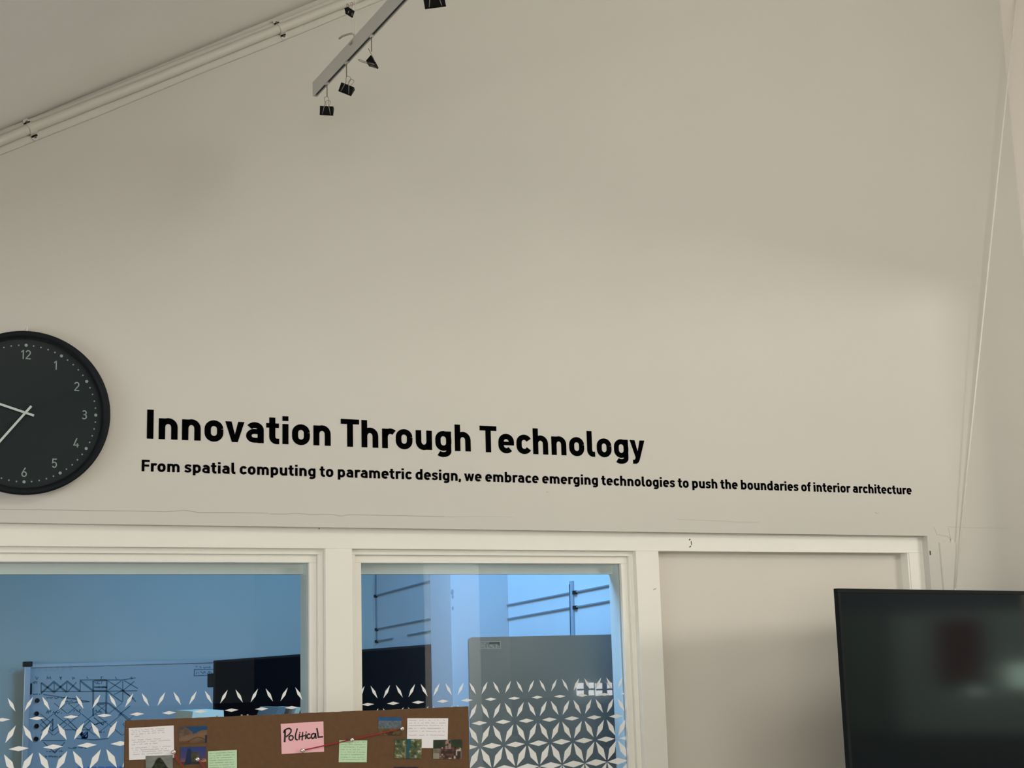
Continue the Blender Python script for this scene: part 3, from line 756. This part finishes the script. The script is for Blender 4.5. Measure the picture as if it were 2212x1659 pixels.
# suspension wire and bent hook
sw_ = rail_s(768); top = rp(sw_, 0, .034)
bm = bmesh.new(); tube(bm, [top-E0, Vector((top.x, top.y, ceil_z(top.x)))-E0], .0009, 6); obj('suspension_wire', bm, STEEL, rail)
bm = bmesh.new(); d_ = (top-CAM).dot(FWD)
tube(bm, [atd(x, y, d_-.0)-E0 for x, y in ((732, 84), (740, 78), (750, 74.5), (760, 72.5), (765, 75), (766, 82), (762, 89), (755, 97))], .0022, 8)
obj('wire_hook', bm, STEEL, rail, smooth=True)

def clip_thing(loc, width, rz, tilt, label, group, hopen):
    """binder clip: spine up, jaws down, two wire handles hinged at the jaws"""
    t = tag(empty('binder_clip', loc), label, 'clip', group)
    t.rotation_euler = (0, tilt, rz)
    w2, H, Dp = width/2, width*.56, width*.26
    bm = bmesh.new()
    prof = [(Dp, 0), (Dp, -.0012), (.0012, -H), (.0022, -H-.0012), (0, -H-.0020), (-.0022, -H-.0012), (-.0012, -H), (-Dp, -.0012), (-Dp, 0)]
    secs = []
    for x, k in ((-w2, 1), (-w2*.93, 1), (w2*.93, 1), (w2, 1)):
        secs.append([bm.verts.new((x*(1 if abs(z) < .001 or z < -H*.8 else .93), y, z)) for y, z in prof])
    for A_, B_ in zip(secs, secs[1:]):
        for i in range(len(prof)): bm.faces.new((A_[i], A_[(i+1) % len(prof)], B_[(i+1) % len(prof)], B_[i]))
    bm.faces.new(secs[0]); bm.faces.new(secs[-1][::-1])
    obj('clip_body', bm, CLIPB, t)
    for sgn, ang in ((1, hopen[0]), (-1, hopen[1])):
        bm = bmesh.new(); L = width*1.28; pts = []
        for x, u in ((-.30, 0), (-.20, .35), (-.10, .66), (-.17, .80), (-.16, .93), (-.08, 1.0), (.08, 1.0), (.16, .93), (.17, .80), (.10, .66), (.20, .35), (.30, 0)):
            # hinge line at the jaw edge, leaning out by ang from the body side
            y = sgn*(.002+u*L*math.sin(ang)); z = -H+u*L*math.cos(ang)
            pts.append((x*width, y, z))
        tube(bm, pts, .0009 if width < .04 else .0011, 6); obj('wire_handle', bm, STEEL, t, smooth=True)
    return t
def hook_thing(px, py0, py1, label, group='rail hooks with cords'):
    s = rail_s(px); p = rp(s, -.0005, 0)
    t = tag(empty('rail_hook', p), label, 'hook', group)
    d = (p-CAM).dot(FWD); L = (py1-py0)/F_PX*d
    obj('slider', bx(-.004, .004, -.004, .004, -.003, .006, bev=.001), RAILW, t)
    bm = bmesh.new(); tube(bm, [(0, 0, -.002), (0, 0, -L)], .0012, 6); obj('cord', bm, CORD, t)
    return Vector((p.x, p.y, p.z-L)), d
lab = ['lowest binder clip, hanging straight at the end of the rail', 'binder clip hanging tilted, second from the rail end', 'binder clip hanging sideways on a long cord, third from the rail end']
grp = 'binder clips hanging from the rail'
e, d = hook_thing(706, 191, 222, 'short cord and slider at the very end of the rail')
c1 = clip_thing(e+Vector((0, 0, -.0165)), .031, -.45, .08, lab[0], grp, (.23, .46))
c1.location = atd(706.5, 232, d)
e, d = hook_thing(748, 140, 172, 'cord and slider holding the tilted second clip')
c2 = clip_thing(e, .031, -.45, .42, lab[1], grp, (.22, .75)); c2.location = atd(752, 186, d)
e, d = hook_thing(802, 83, 119, 'cord and slider holding the sideways third clip')
c3 = clip_thing(e, .031, .9, .55, lab[2], grp, (.30, .42)); c3.rotation_euler = (-.85, 0, 1.0); c3.location = atd(799, 131, d)
s5 = rail_s(938)
e5 = rp(s5, 0, 0); d5 = (e5-CAM).dot(FWD)
c5 = clip_thing(e5, .041, -.35, -.16, 'large binder clip cut off by the top edge, nearest of those on the rail', grp, (.22, .4)); c5.location = atd(936, -9, d5)
tag(empty('rail_hook', e5), 'cord and slider above the large nearest clip', 'hook', 'rail hooks with cords')
hk = [o for o in COL.objects if o.name.startswith('rail_hook')][-1]
obj('slider', bx(-.004, .004, -.004, .004, -.003, .006), RAILW, hk)
bm = bmesh.new(); tube(bm, [(0, 0, 0), tuple(c5.location-e5+Vector((0, 0, .02)))], .0012, 6); obj('cord', bm, CORD, hk)
c4 = clip_thing(atd(755, 21, d_-.02), .022, .5, .10, 'small binder clip pinched on the hanging wire above the rail', 'binder clip on the wire', (.15, .15))

# ================================================================== loose white cable in the right corner
A = atx(2195, 0, XR-.004); B = at(2063, 1272, -.006)
B2 = B+(B-A)*.9
bm = bmesh.new()
A0 = A+(A-B)*.25; A0.x = min(A0.x, XR-.003)
tube(bm, [A, A+(B-A)*.5, B], .0022, 8)
tube(bm, [B, Vector((B.x-.05, -.02, 1.3)), Vector((B.x-.10, -.02, .5)), Vector((B.x-.1, -.02, .01))], .0022, 8)
tube(bm, [A, Vector((A.x, A.y, ceil_z(A.x)-.01))], .0022, 8)
tag(obj('cable', bm, CABLE, smooth=True), 'thin white cable stretched down the right-hand corner of the wall to the screen', 'cable')

# ================================================================== television
tvp = at(1809.7, 1271, -.5)
tv = tag(empty('television', (tvp.x, tvp.y, 0)), 'black flat-screen television on a stand, dark screen with dim reflections', 'television')
tv.rotation_euler = (0, 0, math.radians(14))
TW, TH = 1.23, .70; zt_ = tvp.z
obj('back_shell', bx(.09, TW-.09, .012, .050, zt_-TH+.03, zt_-.09, bev=.004), BLACKP, tv)
bm = bmesh.new(); ringframe(bm, 0, TW, zt_-TH, zt_, .011, 0, .014); bmesh.ops.bevel(bm, geom=bm.edges[:], offset=.0008, segments=1, affect='EDGES')
obj('bezel', bm, BLACKP, tv)
obj('screen', bx(.010, TW-.010, .0035, .012, zt_-TH+.010, zt_-.010), SCREEN, tv)
obj('stand_pole', bx(TW/2-.04, TW/2+.04, .05, .10, .05, zt_-.25, bev=.005), BLACKP, tv)
obj('stand_base', bx(TW/2-.4, TW/2+.4, -.2, .16, 0, .05, bev=.012), BLACKP, tv)

# ================================================================== brown pin board and what is pinned on it
PY = -.5
b0, b1 = at(272, 1557, PY), at(1012, 1526, PY)
pb_ = tag(empty('pin_board', ((b0.x+b1.x)/2, PY, 0)), 'brown fibre pin board standing in front of the windows', 'board')
def ploc(o): o.location = -Vector(pb_.location); return o
bm = bmesh.new(); n = 60; top = []
random.seed(5)
pts = [(b0.x, .62)]
for i in range(n+1):
    pts.append((b0.x+(b1.x-b0.x)*i/n, b0.z+(b1.z-b0.z)*i/n+random.uniform(-.0004, .0004)))
pts.append((b1.x+.002, .62))
prism(bm, pts, PY, PY+.012); ploc(obj('board', bm, BOARD, pb_))
for x, y in ((320, 1555), (336, 1554), (469, 1548), (522, 1545.5), (535, 1545)):
    p = at(x, y, PY+.004); ploc(obj('torn_fibre', bx(p.x-.0015, p.x+.0015, PY+.003, PY+.006, p.z-.003, p.z+.002), mat('pale_fibre', (.42, .30, .22), .9), pb_))
for x in (b0.x+.08, b1.x-.12):
    ploc(obj('leg', bx(x, x+.04, PY+.013, PY+.045, .04, 1.2), ALU, pb_)); ploc(obj('foot', bx(x-.002, x+.042, PY-.2, PY+.26, 0, .04, bev=.006), ALU, pb_))
def quad(name, pxs, m, label, cat, layer=0, group=None, z=None):
    y = PY-.0006-.0009*layer
    P = [at(a, b, y) for a, b in pxs]
    root = Vector((P[0].x, y, P[0].z))
    bm = bmesh.new(); prism(bm, [(p.x-root.x, p.z-root.z) for p in P], -.0004, .0004)
    o = obj(name, bm, m); o.location = root; tag(o, label, cat, group)
    return o, P, y
def bil(P, u, v): a = P[0].lerp(P[1], u); b = P[3].lerp(P[2], u); return a.lerp(b, v)
def scribble(parent, P, y, lines, m, w=.0011, seed=1, amp=.012, name='handwriting'):
    random.seed(seed); bm = bmesh.new(); root = parent.location
    for (u0, u1, v) in lines:
        u = u0; run = []
        while u < u1:
            q = bil(P, u, v+random.uniform(-amp, amp)); run.append((q.x-root.x, q.z-root.z)); u += random.uniform(.008, .02)
            if random.random() < .10 and len(run) > 1:
                stroke(bm, run, w, -.0007, -.0003); run = []; u += .03
        if len(run) > 1: stroke(bm, run, w, -.0007, -.0003)
    return obj(name, bm, m, parent)
def picture(pxs, fn, label, layer=0, nx=56, ny=36):
    y = PY-.0006-.0009*layer
    P = [at(a, b, y) for a, b in pxs]; root = Vector((P[0].x, y, P[0].z))
    me = bpy.data.meshes.new('photograph'); V = []; Fc = []; Cc = []
    for j in range(ny+1):
        for i in range(nx+1):
            q = bil(P, i/nx, j/ny)-root; V.append((q.x, -.0004, q.z)); Cc.append(fn(i/nx, j/ny))
    for j in range(ny):
        for i in range(nx):
            a = j*(nx+1)+i; Fc.append((a, a+nx+1, a+nx+2, a+1))
    nb = len(V)
    for i, j in ((0, 0), (1, 0), (1, 1), (0, 1)):
        q = bil(P, i, j)-root; V.append((q.x, .0004, q.z)); Cc.append((.6, .6, .6))
    Fc.append((nb, nb+1, nb+2, nb+3))
    c = [0, nx, ny*(nx+1)+nx, ny*(nx+1)]
    for k in range(4): Fc.append((c[k], c[(k+1) % 4], nb+(k+1) % 4, nb+k))
    me.from_pydata(V, [], Fc)
    at_ = me.color_attributes.new('print', 'FLOAT_COLOR', 'POINT')
    for i, cc_ in enumerate(Cc): at_.data[i].color = (*[.82*q**1.12 for q in cc_], 1)
    o = link('photograph', me, PHOTO); o.location = root; tag(o, label, 'photo')
    return o
def hsh(i, j, s=0): return (math.sin(i*127.1+j*311.7+s*74.7)*43758.5453) % 1
def vn(x, y, s=0):
    i, j = math.floor(x), math.floor(y); f, g = x-i, y-j; f = f*f*(3-2*f); g = g*g*(3-2*g)
    return (hsh(i, j, s)*(1-f)+hsh(i+1, j, s)*f)*(1-g)+(hsh(i, j+1, s)*(1-f)+hsh(i+1, j+1, s)*f)*g
def fb(x, y, s=0): return .5*vn(x, y, s)+.3*vn(2.1*x, 2.1*y, s+1)+.2*vn(4.3*x, 4.3*y, s+2)
def mixc(a, b, t): t = max(0, min(1, t)); return tuple(p*(1-t)+q*t for p, q in zip(a, b))
def pic_crater(u, v):     # dune slopes under a deep blue sky
    sky = (.008, .09, .22); r1 = .02+.75*u if u < .42 else .33
    n = fb(u*9, v*9, 3)
    left = u < .5 and v > max(0, (u-.22)*1.25)
    dune = v > .62-.42*u+.03*math.sin(u*14)
    c = sky
    if left: c = mixc((.05, .035, .03), (.22, .15, .11), n*1.3)
    if dune: c = mixc((.07, .045, .03), (.27, .17, .10), (1-abs(v-.75+.3*u)*1.6)*.8+n*.4)
    if u > .93 and v > .55: c = (.01, .03, .09)
    if v > .86 and u < .4: c = mixc(c, (.16, .04, .02), .5)
    if dune and abs(v-(.78+.12*math.sin(u*7))) < .03 and u > .3: c = mixc(c, (.03, .02, .02), .6)
    return c
def pic_tower(u, v):      # old tower at dusk
    sky = mixc((.03, .07, .25), (.12, .08, .20), v*1.3)
    if v > .6: sky = mixc(sky, (.55, .26, .10), (v-.6)*1.6*(.5+fb(u*5, v*8, 2)))
    c = sky
    cx = .34; wv = .05+.14*v
    if abs(u-cx) < wv and v > .10: c = (.012, .035, .10)
    if .42 < u < .72 and v > .25+.4*(u-.42): c = mixc((.03, .04, .04), (.16, .15, .07), fb(u*12, v*10, 5)*1.5-.2)
    if v > .86: c = mixc(c, (.02, .03, .06), .7)
    if v > .7 and u > .78 and fb(u*10, v*14, 4) > .5: c = (.60, .33, .12)
    return c
def pic_peak(u, v):       # green peak under clouds
    c = mixc((.14, .19, .20), (.50, .44, .34), fb(u*3, v*5, 1)*1.2*(1-abs(u-.6)))
    r = .95-.75*math.exp(-((u-.5)/.26)**2)+.10*fb(u*8, 1, 4)
    if v > r-.12: c = mixc((.006, .012, .008), (.10, .11, .06), fb(u*14, v*12, 8)*1.4-.35)
    return c
def pic_moor(u, v):       # pale mountain ridge over grass
    if v < .22: return mixc((.01, .08, .24), (.04, .16, .33), fb(u*6, v*6, 2))
    if v < .62: return mixc((.05, .11, .16), (.30, .31, .28), fb(u*16, v*22, 6)*1.3-.2)
    return mixc((.06, .05, .02), (.25, .19, .05), fb(u*14, v*10, 7)*1.4-.2) if v < .8 or fb(u*9, v*5, 3) > .45 else (.08, .03, .02)
def pic_canal(u, v):      # aerial view, teal water
    n = fb(u*9, v*8, 5); c = mixc((.015, .05, .02), (.28, .30, .14), n*1.7-.35)
    if n > .66: c = (.48, .46, .38)
    if abs(u-.5-.04*math.sin(v*6)) < .065: c = (.01, .12, .15)
    if abs(u-.39) < .025 and v > .4: c = (.28, .22, .06)
    return c
def pic_crowd(u, v):      # group of people outdoors
    n = fb(u*11, v*9, 9); c = mixc((.006, .015, .006), (.05, .08, .03), n)
    if v > .45: c = mixc((.10, .09, .05), (.30, .27, .20), n)
    if .25 < u < .95 and v > .4:
        k = vn(u*16, v*9, 12); c = (.60, .54, .50) if k > .74 else ((.16, .07, .05) if k > .45 else (.05, .03, .025))
    if .42 < u < .62 and v < .5 and fb(u*14, v*12, 2) > .5: c = (.42, .26, .22)
    if u < .2 and v > .7: c = (.36, .32, .26)
    return c
def pic_dark(u, v): return mixc((.01, .01, .02), (.05, .03, .05), fb(u*6, v*6, 1))
n1, P1, y1 = quad('paper_note', [(278.1, 1573), (375.2, 1567), (376, 1637), (279, 1642)], PAPER, 'white handwritten note at the left end of the pin board', 'note')
scribble(n1, P1, y1, [(.06, .80, .075), (.09, .78, .135), (.05, .80, .20), (.12, .30, .27), (.06, .76, .385), (.09, .92, .45), (.06, .64, .52), (.05, .94, .63), (.08, .84, .70), (.10, .90, .76), (.09, .75, .83)], PENG, .0010, 1)
picture([(386.2, 1570.6), (447.2, 1568.1), (446.5, 1604.2), (386.6, 1607.3)], pic_crater, 'photo of brown dune slopes under a deep blue sky, above the tower photo')
picture([(390.2, 1614), (444.8, 1613), (445.6, 1649.3), (389.6, 1652)], pic_tower, 'photo of a tower against a purple and orange dusk sky')
picture([(314.6, 1633), (373, 1631), (373.5, 1669), (315, 1671)], pic_peak, 'photo of a dark green peak, overlapping the bottom of the white note', 1)
n2, P2, y2 = quad('paper_note', [(449.3, 1623), (511.4, 1619.8), (512, 1680), (449.5, 1682)], GREEN, 'pale green handwritten note right of the tower photo', 'note', 0, 'green notes')
scribble(n2, P2, y2, [(.05, .92, .08+.088*i) for i in range(9)], PENG2, .0010, 2)
n3, P3, y3 = quad('paper_note', [(606.4, 1563.7), (698.4, 1558.2), (700, 1623.7), (608.5, 1628.8)], PINK, "pink note with 'Political' written in black marker", 'note')
bm = bmesh.new()
for pts, w in (([(176, 285), (176, 340), (172, 402)], 13), ([(163, 305), (172, 282), (195, 268), (222, 262), (240, 275), (240, 300), (222, 325), (190, 350)], 10),
               ([(220, 350), (235, 338), (256, 342), (264, 360), (254, 382), (232, 390), (218, 374), (220, 350)], 9), ([(305, 268), (300, 290), (290, 320), (286, 355), (290, 378), (306, 384)], 10),
               ([(330, 325), (327, 352), (326, 380)], 9), ([(364, 305), (360, 340), (358, 386)], 9), ([(330, 352), (356, 346), (386, 340)], 8), ([(398, 322), (396, 345), (394, 374)], 9),
               ([(440, 326), (424, 322), (410, 340), (410, 360), (426, 370), (446, 362)], 10), ([(496, 322), (478, 316), (460, 328), (455, 350), (466, 370), (484, 364), (496, 340), (500, 318)], 10),
               ([(498, 322), (502, 345), (506, 368)], 10), ([(514, 265), (522, 300), (528, 340), (530, 356), (550, 354), (574, 352)], 11), ([(333, 305), (335, 310)], 8), ([(400, 300), (401, 305)], 8)):
    q = [at(580+x/4.916, 1520+y/4.916, y3-.001) for x, y in pts]
    stroke(bm, [(p.x-n3.location.x, p.z-n3.location.z) for p in q], w*1.55/4.916*.00093, -.0008, -.0003, caps=True)
obj('lettering', bm, INK, n3)
n4, P4, y4 = quad('paper_note', [(733, 1599), (793.2, 1599.3), (792, 1646.5), (731.5, 1646.5)], GREEN, 'pale green handwritten note pinned on the red string', 'note', 0, 'green notes')
scribble(n4, P4, y4, [(.06, .94, .08+.115*i) for i in range(8)], PENG2, .0010, 3)
picture([(817.6, 1549), (867, 1549), (866.4, 1589), (817, 1588)], pic_moor, 'photo of a grey mountain ridge with blue sky, crossed by the red string')
n5, P5, y5 = quad('paper_note', [(880, 1551.5), (968, 1551.5), (966.5, 1616), (879, 1615.6)], PAPER, 'white handwritten note at the right end of the pin board', 'note')
scribble(n5, P5, y5, [(.04, .94, .07), (.04, .96, .16), (.04, .97, .24), (.04, .90, .34), (.04, .93, .44), (.04, .95, .57)], PENG, .0010, 4)
picture([(853.6, 1596.3), (911, 1596.3), (910, 1638.4), (852, 1638)], pic_canal, 'aerial photo of green land with a teal canal', 1)
picture([(936, 1598.3), (998, 1597.3), (997.4, 1639), (935.4, 1639)], pic_crowd, 'photo of a group of people in front of dark trees', 1)
picture([(850.5, 1656.7), (903, 1656.7), (903, 1690), (850.5, 1690)], pic_dark, 'dark photo just showing below the canal photo')
def pin(px, py, label):
    p = at(px, py, PY-.003); t = tag(empty('push_pin', (p.x, PY-.0014, p.z)), label, 'pin', 'silver pins')
    bm = bmesh.new(); prof = [(0, -.009), (.0030, -.0088), (.0044, -.007), (.0046, -.005), (.0036, -.0035), (.0030, -.0012), (.0042, 0), (0, 0)]
    seg = 14; rings = [[bm.verts.new((r*math.cos(2*PI*k/seg), y, r*math.sin(2*PI*k/seg))) for k in range(seg)] if r else [bm.verts.new((0, y, 0))] for r, y in prof]
    for A_, B_ in zip(rings, rings[1:]):
        for k in range(seg):
            if len(A_) == 1: bm.faces.new((A_[0], B_[k], B_[(k+1) % seg]))
            elif len(B_) == 1: bm.faces.new((A_[k], A_[(k+1) % seg], B_[0]))
            else: bm.faces.new((A_[k], A_[(k+1) % seg], B_[(k+1) % seg], B_[k]))
    obj('pin_head', bm, PINM, t, smooth=True)
for x, y, l in ((374.3, 1624.5, 'silver pin at the lower right corner of the left white note'), (425.5, 1640, 'silver pin stuck in the tower photo'), (652.8, 1621, 'silver pin at the bottom of the pink note'),
                (759, 1598, 'silver pin at the top of the green note on the red string'), (867.2, 1574, 'silver pin at the right edge of the grey ridge photo')):
    pin(x, y, l)
def string(pts, label):
    bm = bmesh.new(); yy = PY-.0042
    P = []
    for (a, b), (c, d) in zip(pts, pts[1:]):
        for k in range(8): P.append(at(a+(c-a)*k/8, b+(d-b)*k/8, yy))
    P.append(at(*pts[-1], yy)); tube(bm, P, .0013, 6)
    tag(obj('red_string', bm, RED, smooth=True), label, 'string', 'red strings on the pin board')
string([(652.8, 1621), (759, 1598), (867.2, 1574)], 'red string running from the pink note up to the grey ridge photo')
string([(374.3, 1625), (385, 1641), (398, 1661), (408, 1680)], 'red string hanging from the pin of the left white note')
string([(425.5, 1640), (436, 1650), (446, 1664), (456, 1680)], 'red string hanging from the pin of the tower photo')
bm = bmesh.new(); random.seed(9)
run = [at(885+i*2.2, 1543+random.uniform(-1.2, 1.2), PY) for i in range(9)]
stroke(bm, [(p.x, p.z) for p in run], .0007, PY-.0005, PY); ploc(obj('faint_writing', bm, mat('faint_ink', (.09, .045, .022), .9), pb_))

# ================================================================== the room behind the camera (seen only in the glass)
def mir(px, py, Y): p = at(px, py, Y); return Vector((p.x, -Y, p.z))      # mirrored in the panes
# white column at the edge of the opening, window at the far end of the bay
obj('trim_2', bx(XR-.03, XR+.16, -5.0, -4.18, 0, ceil_z(XR)-.04), WHITEP, kind='structure')
for k, (xa, xb) in enumerate(((1266, 1304), (1307, 1344))):
    p, q = mir(xa, 1476, 9.9), mir(xb, 1502, 9.9)
    w = empty('window_%d' % (k+3), (p.x, -10.0, q.z), 'structure')
    obj('lit_pane', bx(0, q.x-p.x, .02, .03, 0, p.z-q.z), mat('bright_pane', (1, .96, .95), .5, emit=9), w)
    obj('mullion', bx((q.x-p.x)/2-.02, (q.x-p.x)/2+.02, .0, .06, 0, p.z-q.z), BLACKP, w)
    obj('transom', bx(0, q.x-p.x, .03, .06, (p.z-q.z)*.42, (p.z-q.z)*.55), BLACKP, w)
# desks with monitors
for k, (pxc, Yd) in enumerate(((1210, 4.8), (1160, 8.9), (1290, 6.8))):
    p = mir(pxc, 1600, Yd)
    dk = tag(empty('desk', (p.x, -Yd, 0)), ['desk nearest the white column, behind the camera', 'desk in the middle of the row behind the camera', 'desk farthest from the white column, behind the camera'][k], 'desk', 'desks behind the camera')
    obj('desk_top', bx(-.5, .5, -.35, .35, .72, .75), DESK, dk)
    for sx in (-.5, .46):
        for sy in (-.3, .26): obj('leg', bx(sx, sx+.04, sy, sy+.04, 0, .72), ALU, dk)
    mo = tag(empty('monitor', (p.x+.05, -Yd, .75)), ['monitor on the desk nearest the column', 'monitor on the middle desk', 'monitor on the farthest desk'][k], 'monitor', 'monitors behind the camera')
    obj('stand', bx(-.1, .1, -.08, .08, 0, .015), ALU, mo); obj('neck', bx(-.02, .02, -.02, .02, .015, .25), ALU, mo)
    obj('housing', bx(-.27, .27, -.02, .02, .14, .48, bev=.004), BLACKP, mo)
    obj('logo_strip', bx(-.27, .27, .02, .024, .12, .145), ALU, mo)
# felt boards and a lit screen in the side bay, reflected in the television
SAGE2 = mat('pale_sage_felt', (.30, .36, .33), .9)
for y0, y1, z0, z1, xx, m, l in ((-3.62, -3.22, .98, 1.88, 9.485, SAGE, 'dark sage felt board at the far end of the bay wall'), (-3.12, -1.7, .98, 1.84, 9.485, SAGE2, 'wide pale sage felt board on the bay wall'),
                             (-2.78, -2.45, 1.33, 1.79, 9.45, MAROON, 'maroon felt board hung on the pale sage one')):
    tag(obj('felt_board', bx(xx-.02, xx, y0, y1, z0, z1), m), l, 'board')
for y0, y1, z0, z1, l in ((-2.55, -2.47, 1.255, 1.305, 'small lit panel below the maroon board'), (-2.26, -2.08, 1.30, 1.46, 'larger lit panel right of the maroon board')):
    tag(obj('lit_panel', bx(9.42, 9.44, y0, y1, z0, z1), mat('lit_panel', (.75, 1, .85), .5, emit=2.2)), l, 'screen')
